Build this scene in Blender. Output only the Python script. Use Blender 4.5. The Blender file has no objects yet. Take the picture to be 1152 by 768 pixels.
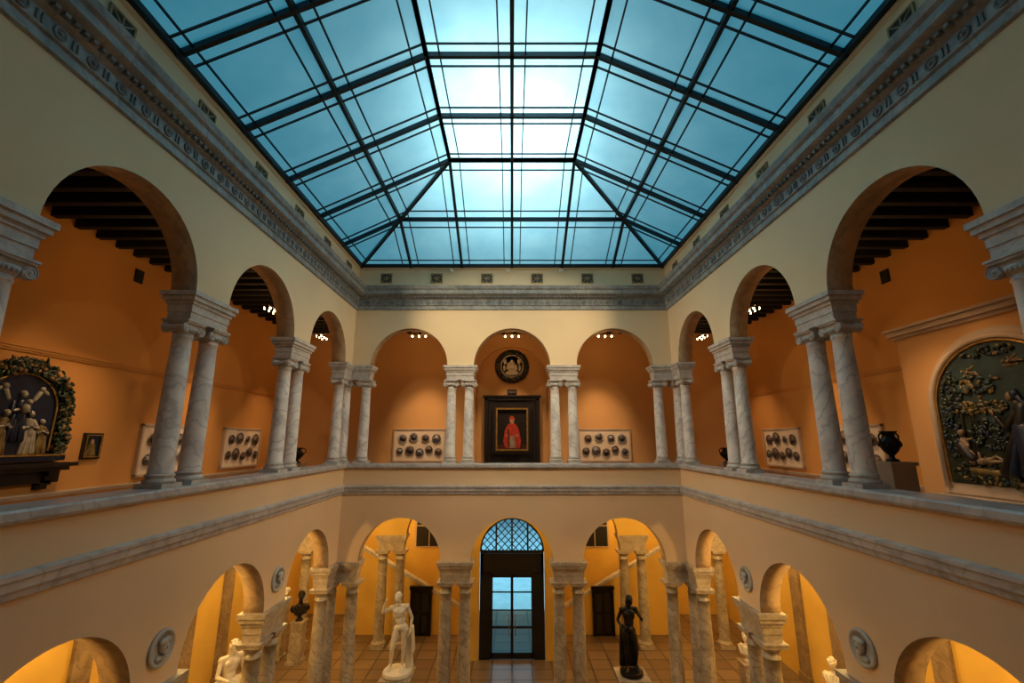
import bpy, bmesh, math, random
from mathutils import Vector, Matrix
random.seed(7)
pi=math.pi
EYE=7.75
# ------------------------------------------------------------ materials
def newmat(name):
    m=bpy.data.materials.new(name); m.use_nodes=True
    nt=m.node_tree; b=nt.nodes['Principled BSDF']
    return m,nt,b
def coords(nt,rand=True):
    tc=nt.nodes.new('ShaderNodeTexCoord')
    if not rand: return tc.outputs['Object']
    oi=nt.nodes.new('ShaderNodeObjectInfo')
    mu=nt.nodes.new('ShaderNodeMath'); mu.operation='MULTIPLY'; mu.inputs[1].default_value=37.0
    nt.links.new(oi.outputs['Random'],mu.inputs[0])
    ad=nt.nodes.new('ShaderNodeVectorMath'); ad.operation='ADD'
    nt.links.new(tc.outputs['Object'],ad.inputs[0]); nt.links.new(mu.outputs[0],ad.inputs[1])
    return ad.outputs[0]
def paint(name,c1,c2=None,scale=1.5,rough=.7,metal=0,bump=0.0,bscale=40,emit=None,es=0):
    m,nt,b=newmat(name)
    if c2 is None: c2=tuple(x*.85 for x in c1)
    co=coords(nt)
    n=nt.nodes.new('ShaderNodeTexNoise'); n.inputs['Scale'].default_value=scale; n.inputs['Detail'].default_value=6
    nt.links.new(co,n.inputs['Vector'])
    r=nt.nodes.new('ShaderNodeValToRGB')
    r.color_ramp.elements[0].position=.35; r.color_ramp.elements[0].color=(*c2,1)
    r.color_ramp.elements[1].position=.65; r.color_ramp.elements[1].color=(*c1,1)
    nt.links.new(n.outputs['Fac'],r.inputs['Fac']); nt.links.new(r.outputs['Color'],b.inputs['Base Color'])
    b.inputs['Roughness'].default_value=rough; b.inputs['Metallic'].default_value=metal
    if bump>0:
        n2=nt.nodes.new('ShaderNodeTexNoise'); n2.inputs['Scale'].default_value=bscale
        nt.links.new(co,n2.inputs['Vector'])
        bp=nt.nodes.new('ShaderNodeBump'); bp.inputs['Strength'].default_value=bump; bp.inputs['Distance'].default_value=.02
        nt.links.new(n2.outputs['Fac'],bp.inputs['Height']); nt.links.new(bp.outputs[0],b.inputs['Normal'])
    return m
def marble(name,c1,c2,cv,scale=2.0,rough=.35,vein=.5):
    m,nt,b=newmat(name); co=coords(nt)
    n=nt.nodes.new('ShaderNodeTexNoise'); n.inputs['Scale'].default_value=scale; n.inputs['Detail'].default_value=8; n.inputs['Distortion'].default_value=.6
    nt.links.new(co,n.inputs['Vector'])
    r=nt.nodes.new('ShaderNodeValToRGB'); r.color_ramp.elements[0].position=.35; r.color_ramp.elements[0].color=(*c2,1)
    r.color_ramp.elements[1].position=.62; r.color_ramp.elements[1].color=(*c1,1)
    nt.links.new(n.outputs['Fac'],r.inputs['Fac'])
    w=nt.nodes.new('ShaderNodeTexWave'); w.wave_type='BANDS'; w.bands_direction='DIAGONAL'
    w.inputs['Scale'].default_value=scale*.7; w.inputs['Distortion'].default_value=14; w.inputs['Detail'].default_value=5; w.inputs['Detail Scale'].default_value=1.3
    nt.links.new(co,w.inputs['Vector'])
    r2=nt.nodes.new('ShaderNodeValToRGB'); r2.color_ramp.elements[0].position=0; r2.color_ramp.elements[0].color=(vein,)*3+(1,)
    r2.color_ramp.elements[1].position=.22; r2.color_ramp.elements[1].color=(0,0,0,1)
    nt.links.new(w.outputs['Fac'],r2.inputs['Fac'])
    mx=nt.nodes.new('ShaderNodeMixRGB'); mx.inputs[2].default_value=(*cv,1)
    nt.links.new(r2.outputs['Color'],mx.inputs[0]); nt.links.new(r.outputs['Color'],mx.inputs[1])
    nt.links.new(mx.outputs[0],b.inputs['Base Color']); b.inputs['Roughness'].default_value=rough
    return m
def emis(name,c,s):
    m,nt,b=newmat(name); b.inputs['Emission Color'].default_value=(*c,1); b.inputs['Emission Strength'].default_value=s
    b.inputs['Base Color'].default_value=(*c,1); return m

M_court=paint('court_plaster',(.83,.64,.39),(.78,.595,.36),.6,.8,bump=.08,bscale=60)
M_court_lit=paint('court_plaster_warm_lit',(.80,.57,.34),(.75,.53,.315),.6,.8,bump=.08,bscale=60)  # same paint as the court walls, warm light from below put into the colour
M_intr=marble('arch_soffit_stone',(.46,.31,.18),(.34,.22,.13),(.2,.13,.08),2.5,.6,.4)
M_orange=paint('gallery_ochre_plaster',(.60,.27,.065),(.53,.235,.055),.5,.85,bump=.05)
M_peach=paint('back_gallery_plaster',(.66,.35,.13),(.60,.31,.11),.5,.85,bump=.05)
M_yellow=paint('ground_yellow_plaster',(.68,.42,.08),(.58,.35,.065),.7,.85,bump=.05)
M_marble=marble('grey_veined_marble',(.86,.82,.78),(.62,.59,.58),(.32,.31,.33),2.4,.3,.42)
M_marble2=marble('brown_veined_marble',(.44,.37,.29),(.28,.23,.18),(.15,.11,.08),2.8,.35,.5)
M_pil=marble('pilaster_brown_marble',(.32,.22,.13),(.21,.14,.08),(.12,.08,.05),2.8,.4,.5)
M_cap=marble('capital_stone',(.62,.57,.52),(.45,.41,.39),(.28,.27,.26),5,.5,.3)
M_cap2=marble('capital_stone_warm',(.46,.38,.29),(.33,.26,.20),(.2,.15,.11),5,.5,.3)
M_corn=marble('cornice_stone',(.34,.36,.36),(.21,.23,.24),(.11,.12,.13),3,.5,.4)
M_corn2=paint('cornice_ornament_stone',(.22,.24,.25),(.14,.16,.17),5,.6)
M_rail=marble('rail_marble',(.56,.54,.53),(.40,.39,.40),(.23,.22,.23),2.2,.3,.4)
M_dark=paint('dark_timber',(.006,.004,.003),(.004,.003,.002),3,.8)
M_metal=paint('skylight_bar_metal',(.005,.02,.032),(.004,.014,.022),3,.45,metal=.3)
M_black=paint('black_iron',(.010,.009,.010),(.007,.007,.007),4,.4)
M_gold=paint('gilt',(.55,.33,.08),(.35,.2,.05),8,.35,metal=.7)
M_grille=paint('grille_bronze',(.42,.28,.12),(.3,.2,.08),8,.5)
M_white=paint('white_marble_statuary',(.72,.66,.56),(.62,.56,.47),4,.4)
M_tin=paint('white_tin_glaze',(.34,.30,.23),(.22,.19,.14),7,.3)
M_plaster=paint('relief_plaster',(.50,.48,.45),(.40,.38,.36),5,.6)
M_bronze=paint('dark_bronze',(.024,.019,.015),(.013,.010,.008),5,.3,metal=.6)
M_green=paint('glazed_leaf_green',(.016,.032,.011),(.007,.016,.006),14,.3)
M_fruit=paint('glazed_fruit',(.17,.10,.02),(.09,.035,.01),20,.3)
M_blue=paint('glazed_blue',(.007,.012,.036),(.004,.007,.02),6,.35)
M_board=paint('display_board_linen',(.76,.60,.45),(.70,.55,.41),2,.9)
M_boardf=paint('display_board_frame',(.54,.40,.28),(.46,.33,.23),2,.7)
M_pl1=paint('majolica_rim',(.17,.13,.09),(.03,.035,.08),18,.25)
M_pl2=paint('majolica_ochre',(.34,.21,.08),(.06,.06,.11),22,.25)
M_pl3=paint('majolica_white',(.48,.42,.33),(.11,.12,.2),20,.25)
M_ped=paint('pedestal_paint',(.55,.40,.26),(.50,.36,.23),2,.7)
M_bulb=emis('lamp_bulb_glow',(1,.62,.25),35)
M_red=paint('oil_red',(.48,.04,.010),(.28,.018,.007),9,.5)
M_dred=paint('glaze_dark_red',(.10,.015,.008),(.04,.008,.005),9,.5)
M_flesh=paint('oil_flesh',(.42,.24,.13),(.30,.16,.08),9,.5)
M_flesh2=paint('glaze_flesh',(.26,.17,.09),(.16,.10,.05),9,.5)
M_oild=paint('oil_dark_ground',(.014,.008,.005),(.008,.005,.003),5,.4)
M_oilg=paint('oil_green',(.018,.030,.010),(.006,.011,.005),9,.45)
M_oils=paint('oil_sky',(.030,.058,.055),(.016,.028,.028),4,.45)
M_oilw=paint('oil_white',(.34,.28,.2),(.2,.16,.10),7,.45)
M_oily=paint('oil_ochre',(.20,.13,.03),(.09,.055,.015),9,.45)
M_oilb=paint('oil_navy',(.008,.022,.06),(.005,.010,.026),7,.45)
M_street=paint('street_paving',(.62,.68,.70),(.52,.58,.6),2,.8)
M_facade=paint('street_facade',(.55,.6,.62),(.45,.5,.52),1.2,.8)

# floor tiles
M_floor,nt,b=newmat('court_floor_tiles')
co=coords(nt,False)
br=nt.nodes.new('ShaderNodeTexBrick'); br.offset=0; br.inputs['Scale'].default_value=1.0
br.inputs['Brick Width'].default_value=.7; br.inputs['Row Height'].default_value=.7; br.inputs['Mortar Size'].default_value=.03
br.inputs['Color1'].default_value=(.24,.16,.10,1); br.inputs['Color2'].default_value=(.16,.105,.065,1); br.inputs['Mortar'].default_value=(.07,.05,.035,1)
nt.links.new(co,br.inputs['Vector']); nt.links.new(br.outputs['Color'],b.inputs['Base Color']); b.inputs['Roughness'].default_value=.3

# skylight glass: frosted sheet, translucent + daylight glow
M_glass=bpy.data.materials.new('frosted_skylight_glass'); M_glass.use_nodes=True
nt=M_glass.node_tree; nt.nodes.clear()
out=nt.nodes.new('ShaderNodeOutputMaterial'); add=nt.nodes.new('ShaderNodeAddShader')
tr=nt.nodes.new('ShaderNodeBsdfTranslucent'); em=nt.nodes.new('ShaderNodeEmission')
tc=nt.nodes.new('ShaderNodeTexCoord'); n=nt.nodes.new('ShaderNodeTexNoise'); n.inputs['Scale'].default_value=1.3; n.inputs['Detail'].default_value=4
nt.links.new(tc.outputs['Object'],n.inputs['Vector'])
r=nt.nodes.new('ShaderNodeValToRGB'); r.color_ramp.elements[0].position=.3; r.color_ramp.elements[0].color=(.54,.75,.80,1)
r.color_ramp.elements[1].position=.7; r.color_ramp.elements[1].color=(.70,.88,.89,1)
nt.links.new(n.outputs['Fac'],r.inputs['Fac']); nt.links.new(r.outputs['Color'],tr.inputs['Color'])
em.inputs['Color'].default_value=(.005,.38,.60,1); em.inputs['Strength'].default_value=.085
nt.links.new(tr.outputs[0],add.inputs[0]); nt.links.new(em.outputs[0],add.inputs[1]); nt.links.new(add.outputs[0],out.inputs['Surface'])
# clear door glass
M_clear=bpy.data.materials.new('door_glass'); M_clear.use_nodes=True
nt=M_clear.node_tree; nt.nodes.clear()
out=nt.nodes.new('ShaderNodeOutputMaterial'); mx=nt.nodes.new('ShaderNodeMixShader'); tp=nt.nodes.new('ShaderNodeBsdfTransparent'); gl=nt.nodes.new('ShaderNodeBsdfGlossy')
gl.inputs['Roughness'].default_value=.05; mx.inputs[0].default_value=.06
tp.inputs['Color'].default_value=(.68,.9,.95,1)
nt.links.new(tp.outputs[0],mx.inputs[1]); nt.links.new(gl.outputs[0],mx.inputs[2]); nt.links.new(mx.outputs[0],out.inputs['Surface'])

# ------------------------------------------------------------ mesh builder
class MB:
    def __init__(s): s.v=[];s.f=[];s.m=[];s.s=[]
    def add(s,vs,fs,m=0,sm=False):
        o=len(s.v); s.v+= [tuple(x) for x in vs]
        for f in fs: s.f.append([i+o for i in f]); s.m.append(m); s.s.append(sm)
    def box(s,x0,x1,y0,y1,z0,z1,m=0):
        vs=[(x,y,z) for x in(x0,x1) for y in(y0,y1) for z in(z0,z1)]
        s.add(vs,[(0,1,3,2),(4,6,7,5),(0,4,5,1),(2,3,7,6),(0,2,6,4),(1,5,7,3)],m)
    def cb(s,c,d,m=0): s.box(c[0]-d[0]/2,c[0]+d[0]/2,c[1]-d[1]/2,c[1]+d[1]/2,c[2]-d[2]/2,c[2]+d[2]/2,m)
    def lathe(s,prof,c=(0,0,0),n=24,m=0,axis='z',sm=True):
        rings=[];vs=[]
        for (r,z) in prof:
            if r<1e-5:
                rings.append([len(vs)]); p=[(0,0,z)]
            else:
                rings.append(list(range(len(vs),len(vs)+n)))
                p=[(r*math.cos(2*pi*i/n),r*math.sin(2*pi*i/n),z) for i in range(n)]
            for q in p:
                if axis=='y': q=(q[0],-q[2],q[1])
                elif axis=='x': q=(q[2],q[0],q[1])
                vs.append((q[0]+c[0],q[1]+c[1],q[2]+c[2]))
        fs=[]
        for a,b2 in zip(rings[:-1],rings[1:]):
            if len(a)==1 and len(b2)==1: continue
            for i in range(n):
                j=(i+1)%n
                if len(a)==1: fs.append((a[0],b2[j],b2[i]))
                elif len(b2)==1: fs.append((a[i],a[j],b2[0]))
                else: fs.append((a[i],a[j],b2[j],b2[i]))
        if len(rings[0])>1: fs.append(tuple(reversed(rings[0])))
        if len(rings[-1])>1: fs.append(tuple(rings[-1]))
        s.add(vs,fs,m,sm)
    def ell(s,c,r,m=0,n=12,R=None):
        if not hasattr(r,'__len__'): r=(r,r,r)
        vs=[];k=max(5,n//2+1)
        vs.append(Vector((0,0,-r[2])))
        for i in range(1,k):
            t=-pi/2+pi*i/k
            for j in range(n):
                p=2*pi*j/n
                vs.append(Vector((r[0]*math.cos(t)*math.cos(p),r[1]*math.cos(t)*math.sin(p),r[2]*math.sin(t))))
        vs.append(Vector((0,0,r[2])))
        fs=[]
        for j in range(n): fs.append((0,1+(j+1)%n,1+j))
        for i in range(k-2):
            for j in range(n):
                a=1+i*n; fs.append((a+j,a+(j+1)%n,a+n+(j+1)%n,a+n+j))
        a=1+(k-2)*n; L=len(vs)-1
        for j in range(n): fs.append((a+j,a+(j+1)%n,L))
        if R is not None: vs=[R@v for v in vs]
        c=Vector(c); s.add([v+c for v in vs],fs,m,True)
    def cap(s,p0,p1,r0,r1,m=0,n=10):
        p0=Vector(p0);p1=Vector(p1); d=p1-p0; L=d.length
        if L<1e-6: return
        q=d.to_track_quat('Z','Y').to_matrix()
        prof=[(0,-r0)]
        for i in range(1,4): t=-pi/2+pi/2*i/3; prof.append((r0*math.cos(t),r0*math.sin(t)))
        for i in range(0,3): t=pi/2*i/3; prof.append((r1*math.cos(t),L+r1*math.sin(t)))
        prof.append((0,L+r1))
        t=MB(); t.lathe(prof,n=n); s.add([q@Vector(v)+p0 for v in t.v],t.f,m,True)
    def tube(s,pts,r,m=0,n=6,closed=False):
        pts=[Vector(p) for p in pts]; k=len(pts); vs=[]
        for i,p in enumerate(pts):
            a=pts[i-1] if (i>0 or closed) else p; b=pts[(i+1)%k] if (i<k-1 or closed) else p
            d=(b-a).normalized(); up=Vector((0,1,0)) if abs(d.y)<.9 else Vector((1,0,0))
            u=d.cross(up).normalized(); w=d.cross(u)
            for j in range(n):
                t=2*pi*j/n; vs.append(p+u*(r*math.cos(t))+w*(r*math.sin(t)))
        fs=[]
        for i in range(k if closed else k-1):
            i2=(i+1)%k
            for j in range(n): fs.append((i*n+j,i*n+(j+1)%n,i2*n+(j+1)%n,i2*n+j))
        if not closed: fs.append(tuple(range(n))[::-1]); fs.append(tuple(range((k-1)*n,k*n)))
        s.add(vs,fs,m,True)
    def prism(s,pts,y0,y1,m=0):
        k=len(pts); vs=[(x,y0,z) for x,z in pts]+[(x,y1,z) for x,z in pts]
        fs=[tuple(range(k)),tuple(range(2*k-1,k-1,-1))]+[(i,(i+1)%k,k+(i+1)%k,k+i) for i in range(k)]
        s.add(vs,fs,m)
    def bar(s,p0,p1,w,h,m=0):
        p0=Vector(p0);p1=Vector(p1); d=(p1-p0).normalized(); sd=d.cross(Vector((0,0,1)))
        if sd.length<1e-4: sd=Vector((1,0,0))
        sd.normalize(); up=sd.cross(d).normalized(); vs=[]
        for p in(p0,p1):
            for a,b2 in((-1,-1),(1,-1),(1,1),(-1,1)): vs.append(p+sd*(a*w/2)+up*(b2*h/2))
        s.add(vs,[(0,1,2,3),(7,6,5,4),(0,4,5,1),(1,5,6,2),(2,6,7,3),(3,7,4,0)],m)
    def mesh(s,name,mats):
        me=bpy.data.meshes.new(name); me.from_pydata(s.v,[],s.f); 
        for m in mats: me.materials.append(m)
        me.polygons.foreach_set('material_index',s.m); me.polygons.foreach_set('use_smooth',s.s)
        bm=bmesh.new(); bm.from_mesh(me); bmesh.ops.recalc_face_normals(bm,faces=bm.faces); bm.to_mesh(me); bm.free()
        me.update(); return me
    def build(s,name,mats,loc=(0,0,0),rz=0,parent=None,scale=1):
        return place(name,s.mesh(name,mats),loc,rz,parent,scale)
def place(name,me,loc=(0,0,0),rz=0,parent=None,scale=1):
    o=bpy.data.objects.new(name,me); bpy.context.scene.collection.objects.link(o)
    o.location=loc; o.rotation_euler=(0,0,rz); o.scale=(scale,)*3
    if parent: o.parent=parent
    return o
def remesh(o,vox,sm=2):
    r=o.modifiers.new('r','REMESH'); r.mode='VOXEL'; r.voxel_size=vox; r.use_smooth_shade=True
    if sm:
        t=o.modifiers.new('s','SMOOTH'); t.factor=.5; t.iterations=sm
    return o

# ------------------------------------------------------------ dimensions
CX=5.46; Y0=.54; Y1=15.0; T=.45
SC=[13.05,9.53,6.01,2.49]; SP=[11.29,7.77,4.25]     # side arch centres / piers
BC=[-3.52,0,3.52]; BP=[-1.76,1.76]; R=1.31
OX=9.7; OY0=-3.72; OY1=19.24
Z_LS=4.05; Z_RS=6.85; Z_R=7.01; Z_US=10.24; Z_TOP=13.83

def arcade(mb,L0,L1,cs,r,zs,z1,mp,N=28):
    P=[(L0,zs)]
    for c in cs:
        for i in range(N+1):
            t=pi*i/N; P.append((c-r*math.cos(t),zs+r*math.sin(t)))
    P.append((L1,zs)); 
    for (a,za),(b2,zb) in zip(P[:-1],P[1:]):
        arch = not (abs(za-zs)<1e-6 and abs(zb-zs)<1e-6)
        if abs(a-b2)<1e-6: continue
        for v in(0,1):
            mb.add([mp(a,v,za),mp(b2,v,zb),mp(b2,v,z1),mp(a,v,z1)],[(0,1,2,3)],0)
        mb.add([mp(a,0,za),mp(b2,0,zb),mp(b2,1,zb),mp(a,1,za)],[(0,1,2,3)],1,arch)
        mb.add([mp(a,0,z1),mp(b2,0,z1),mp(b2,1,z1),mp(a,1,z1)],[(0,1,2,3)],0)
    for a in(L0,L1): mb.add([mp(a,0,zs),mp(a,1,zs),mp(a,1,z1),mp(a,0,z1)],[(0,1,2,3)],0)
def mapx(y,sg,t=T): return lambda u,v,z:(u,y+sg*v*t,z)
def mapy(x,sg,t=T): return lambda u,v,z:(x+sg*v*t,u,z)
def weld(o):
    bm=bmesh.new(); bm.from_mesh(o.data); bmesh.ops.remove_doubles(bm,verts=bm.verts,dist=1e-5)
    bmesh.ops.recalc_face_normals(bm,faces=bm.faces); bm.to_mesh(o.data); bm.free()
for nm,mp,L,cs in (('wall_left_arcade',mapy(-CX,-1),(Y0-T,Y1+T),SC[::-1]),('wall_right_arcade',mapy(CX,1),(Y0-T,Y1+T),SC[::-1]),
                   ('wall_back_arcade',mapx(Y1,1),(-CX,CX),BC),('wall_front_arcade',mapx(Y0,-1),(-CX,CX),BC)):
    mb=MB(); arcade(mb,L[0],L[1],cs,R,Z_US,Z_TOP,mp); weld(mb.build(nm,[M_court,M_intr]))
    mb=MB(); arcade(mb,L[0],L[1],cs,R-.02,Z_LS,Z_RS,mp); weld(mb.build(nm.replace('arcade','parapet'),[M_court_lit,M_intr]))

def ring(mb,prof,m=0,x=CX,y0=Y0,y1=Y1):
    vs=[];n=len(prof)
    for (o,z) in prof:
        vs+=[(-x+o,y0+o,z),(x-o,y0+o,z),(x-o,y1-o,z),(-x+o,y1-o,z)]
    fs=[]
    for i in range(n-1):
        for j in range(4): k=(j+1)%4; fs.append((i*4+j,i*4+k,i*4+4+k,i*4+4+j))
    mb.add(vs,fs,m)
# cornice
mb=MB()
ring(mb,[(0,12.2),(.05,12.22),(.05,12.34),(.09,12.36),(.09,12.56),(.15,12.6),(.19,12.66),(.30,12.70),(.33,12.72),(.33,12.84),(.38,12.88),(.41,12.96),(.41,12.99),(0,13.0)])
def inner_pts(step,off):
    L=[]
    n=int((2*CX-.4)/step)
    for i in range(n): L.append((-CX+.2+(i+.5)*(2*CX-.4)/n,Y1-off,0)); L.append((-CX+.2+(i+.5)*(2*CX-.4)/n,Y0+off,pi))
    n=int((Y1-Y0-.4)/step)
    for i in range(n):
        y=Y0+.2+(i+.5)*(Y1-Y0-.4)/n; L.append((-CX+off,y,pi/2)); L.append((CX-off,y,-pi/2))
    return L
def addrot(mb,t,x,y,rz,z=0,mo=0):
    c,s_=math.cos(rz),math.sin(rz); o=len(mb.v)
    mb.v+=[(x+c*a-s_*b2,y+s_*a+c*b2,z+d) for a,b2,d in t.v]
    for f,m,q in zip(t.f,t.m,t.s): mb.f.append([i+o for i in f]); mb.m.append(m+mo); mb.s.append(q)
ros=MB(); ros.lathe([(.085,0),(.085,.02),(.06,.02),(.055,.008),(.03,.008),(.025,.03),(0,.035)],n=12,axis='y',m=1)
for i in range(2): ros.cb((.16+.06*i,-.01,0),(.02,.02,.13),1)
for x,y,a in inner_pts(.42,.09): addrot(mb,ros,x,y,a,12.46)
den=MB(); den.cb((0,-.03,0),(.06,.07,.05),1)
for x,y,a in inner_pts(.12,.17): addrot(mb,den,x,y,a,12.635)
mb.build('trim_cornice',[M_corn,M_corn2])
mb=MB(); ring(mb,[(0,13.7),(.05,13.72),(.05,13.78),(.10,13.80),(.12,13.87),(0,13.87)]); mb.build('trim_skylight_curb',[M_court])
# rail + band
mb=MB(); ring(mb,[(-T-.05,Z_RS+.01),(.07,Z_RS+.01),(.10,Z_RS+.05),(.10,Z_R-.03),(.08,Z_R),(-T-.05,Z_R),(-T-.05,Z_RS+.01)]); mb.build('balcony_rail',[M_rail])
mb=MB(); ring(mb,[(0,6.04),(.04,6.06),(.05,6.12),(.08,6.16),(.08,6.25),(.11,6.27),(.11,6.32),(0,6.34)]); mb.build('trim_band',[M_rail])

# grilles
g=MB(); g.box(-.2,.2,-.012,0,-.17,.17,1)
for a in((-.2,.2,.15,.18),(-.2,.2,-.18,-.15),): g.box(a[0],a[1],-.035,0,a[2],a[3],0)
g.box(-.21,-.18,-.035,0,-.18,.18,0); g.box(.18,.21,-.035,0,-.18,.18,0); g.box(-.012,.012,-.03,0,-.16,.16,0); g.box(-.18,.18,-.03,0,-.012,.012,0)
g.bar((-.18,-.02,-.15),(.18,-.02,.15),.02,.02,0); g.bar((-.18,-.02,.15),(.18,-.02,-.15),.02,.02,0)
gm=g.mesh('vent_grille',[M_grille,M_black])
for i in range(6):
    x=-4.475+1.79*i; place('vent_grille',gm,(x,Y1,13.38),0); place('vent_grille',gm,(x,Y0,13.38),pi)
for i in range(8):
    y=13.95-1.77*i; place('vent_grille',gm,(-CX,y,13.38),pi/2); place('vent_grille',gm,(CX,y,13.38),-pi/2)

# ------------------------------------------------------------ columns
def ionic(H):
    mb=MB(); mb.box(-.22,.22,-.22,.22,0,.07,1)
    mb.lathe([(.215,.07),(.225,.10),(.215,.13),(.19,.14),(.185,.16),(.20,.175),(.205,.195),(.195,.21),(.178,.22)],n=28,m=1)
    pr=[(.178,.22)]
    for i in range(11): t=i/10; pr.append((.175-.03*t**1.6,.23+(H-.23-.30)*t))
    pr+=[(.150,H-.295),(.160,H-.285),(.160,H-.27),(.148,H-.265),(.15,H-.23)]
    mb.lathe(pr,n=28,m=0)
    mb.lathe([(.15,H-.23),(.17,H-.19),(.20,H-.15),(.20,H-.12)],n=28,m=1)
    mb.box(-.19,.19,-.17,.17,H-.14,H-.06,1)
    for sx in(-1,1):
        c=(sx*.185,0,H-.145)
        mb.lathe([(0,-.185),(.078,-.185),(.085,-.175),(.085,-.13),(.06,-.08),(.052,0),(.06,.08),(.085,.13),(.085,.175),(.078,.185),(0,.185)],c=c,n=18,m=1,axis='y')
        for sy in(-1,1):
            pts=[]
            for i in range(26):
                t=i/25; r_=.078*(1-t)+.012; a=pi/2-sx*t*4.2*pi
                pts.append((c[0]+r_*math.cos(a),sy*.187,c[2]+r_*math.sin(a)))
            mb.tube(pts,.009,1,5); mb.ell((c[0],sy*.187,c[2]),.016,1,8)
    for i in range(5): mb.ell((-.10+.05*i,-.19,H-.17),(.018,.02,.03),1,8); mb.ell((-.10+.05*i,.19,H-.17),(.018,.02,.03),1,8)
    mb.box(-.215,.215,-.215,.215,H-.06,H-.03,1); mb.box(-.235,.235,-.235,.235,H-.03,H,1)
    return mb.mesh('marble_column',[M_marble,M_cap])
def tuscan(H,k=1.0):
    mb=MB(); mb.box(-.27*k,.27*k,-.27*k,.27*k,0,.12,1)
    mb.lathe([(.26*k,.12),(.275*k,.16),(.26*k,.20),(.235*k,.21),(.225*k,.25),(.21*k,.27)],n=28,m=1)
    pr=[(.21*k,.27)]
    for i in range(11): t=i/10; pr.append(((.205-.035*t**1.6)*k,.28+(H-.28-.34)*t))
    pr+=[(.19*k,H-.335),(.19*k,H-.31),(.172*k,H-.30),(.172*k,H-.2)]
    mb.lathe(pr,n=28,m=0)
    mb.lathe([(.172*k,H-.2),(.20*k,H-.17),(.235*k,H-.11),(.24*k,H-.10)],n=28,m=1)
    mb.box(-.25*k,.25*k,-.25*k,.25*k,H-.10,H-.03,1); mb.box(-.27*k,.27*k,-.27*k,.27*k,H-.03,H,1)
    return mb.mesh('lower_marble_column',[M_marble2,M_cap2])
mi=ionic(9.75-Z_R); mt=tuscan(3.47)
CO=.2  # column centre depth behind court face
def pair(x,y,ax):
    d=.33 if ax=='y' else .30
    for s_ in(-1,1):
        px=x+(s_*d if ax=='x' else 0); py=y+(s_*d if ax=='y' else 0)
        place('marble_column',mi,(px,py,Z_R),0 if ax=='x' else pi/2)
        place('lower_marble_column',mt,(px,py,0),0)
def blockbox(mb,x0,x1,y0,y1,z0,z1):
    h=z1-z0
    mb.box(x0,x1,y0,y1,z0,z0+h*.28); mb.box(x0-.015,x1+.015,y0-.015,y1+.015,z0+h*.28,z0+h*.55)
    mb.box(x0-.04,x1+.04,y0-.04,y1+.04,z0+h*.55,z0+h*.68); mb.box(x0-.08,x1+.08,y0-.08,y1+.08,z0+h*.68,z0+h*.84); mb.box(x0-.11,x1+.11,y0-.11,y1+.11,z0+h*.84,z1)
def impost(x,y,ax):
    lx,ly=(.46,.20) if ax=='x' else (.20,.49)
    for z0,z1,nm,m in((9.75,Z_US,'column_entablature',M_cap),(3.47,Z_LS,'lower_column_entablature',M_cap2)):
        mb=MB(); blockbox(mb,-lx,lx,-ly,ly,z0,z1); mb.build(nm,[m],(x,y,0))
for p in SP:
    for sx in(-1,1): pair(sx*(CX+CO),p,'y'); impost(sx*(CX+CO),p,'y')
for p in BP:
    for y in(Y1+CO,Y0-CO): pair(p,y,'x'); impost(p,y,'x')
for sx in(-1,1):
    for yc,sy in((Y1,1),(Y0,-1)):
        for (x,y,a) in((sx*4.98,yc+sy*CO,0),(sx*(CX+CO),yc-sy*.48,pi/2),(sx*(CX+CO),yc+sy*CO,0)):
            place('marble_column',mi,(x,y,Z_R),a); place('lower_marble_column',mt,(x,y,0))
        for z0,z1,nm,m in((9.75,Z_US,'corner_entablature',M_cap),(3.47,Z_LS,'lower_corner_entablature',M_cap2)):
            mb=MB(); X0,X1=sorted((sx*4.83,sx*(CX+.40))); q0,q1=sorted((yc+sy*.0,yc+sy*.40)); blockbox(mb,X0,X1,q0,q1,z0,z1)
            X0,X1=sorted((sx*CX,sx*(CX+.40))); q0,q1=sorted((yc-sy*.64,yc+sy*.40)); blockbox(mb,X0,X1,q0,q1,z0,z1-.001)
            mb.build(nm,[m])

# ------------------------------------------------------------ shell
mb=MB(); mb.box(-OX-.3,OX+.3,OY0-.3,23,-.2,0); mb.build('floor',[M_floor])
mb=MB()
mb.box(-OX,-CX-T,OY0,OY1,5.7,6.0); mb.box(CX+T,OX,OY0,OY1,5.7,6.0); mb.box(-CX-T,CX+T,Y1+T,OY1,5.7,6.0); mb.box(-CX-T,CX+T,OY0,Y0-T,5.7,6.0)
mb.build('floor_gallery',[M_marble2])
mb=MB(); mb.box(-OX,OX,OY1,22.8,5.6,5.9); mb.build('ceiling_stair_hall',[M_yellow])
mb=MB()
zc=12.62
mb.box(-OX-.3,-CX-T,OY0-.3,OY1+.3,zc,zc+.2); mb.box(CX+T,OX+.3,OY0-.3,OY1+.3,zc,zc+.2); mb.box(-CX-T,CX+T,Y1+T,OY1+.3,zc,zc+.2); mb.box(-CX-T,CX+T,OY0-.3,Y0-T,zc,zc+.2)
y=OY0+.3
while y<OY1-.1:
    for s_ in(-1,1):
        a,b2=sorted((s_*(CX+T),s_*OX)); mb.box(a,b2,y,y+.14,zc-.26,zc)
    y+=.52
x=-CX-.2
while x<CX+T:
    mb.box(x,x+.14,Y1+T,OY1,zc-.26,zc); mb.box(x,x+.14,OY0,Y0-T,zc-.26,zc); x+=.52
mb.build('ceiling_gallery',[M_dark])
for sx,nm in((-1,'wall_left'),(1,'wall_right')):
    a,b2=sorted((sx*OX,sx*(OX+.3)))
    mb=MB(); mb.box(a,b2,OY0-.3,OY1+.3,5.85,zc,0); mb.box(a,b2,OY0-.3,22.8,0,5.85,1); mb.build(nm,[M_orange,M_yellow])
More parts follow.
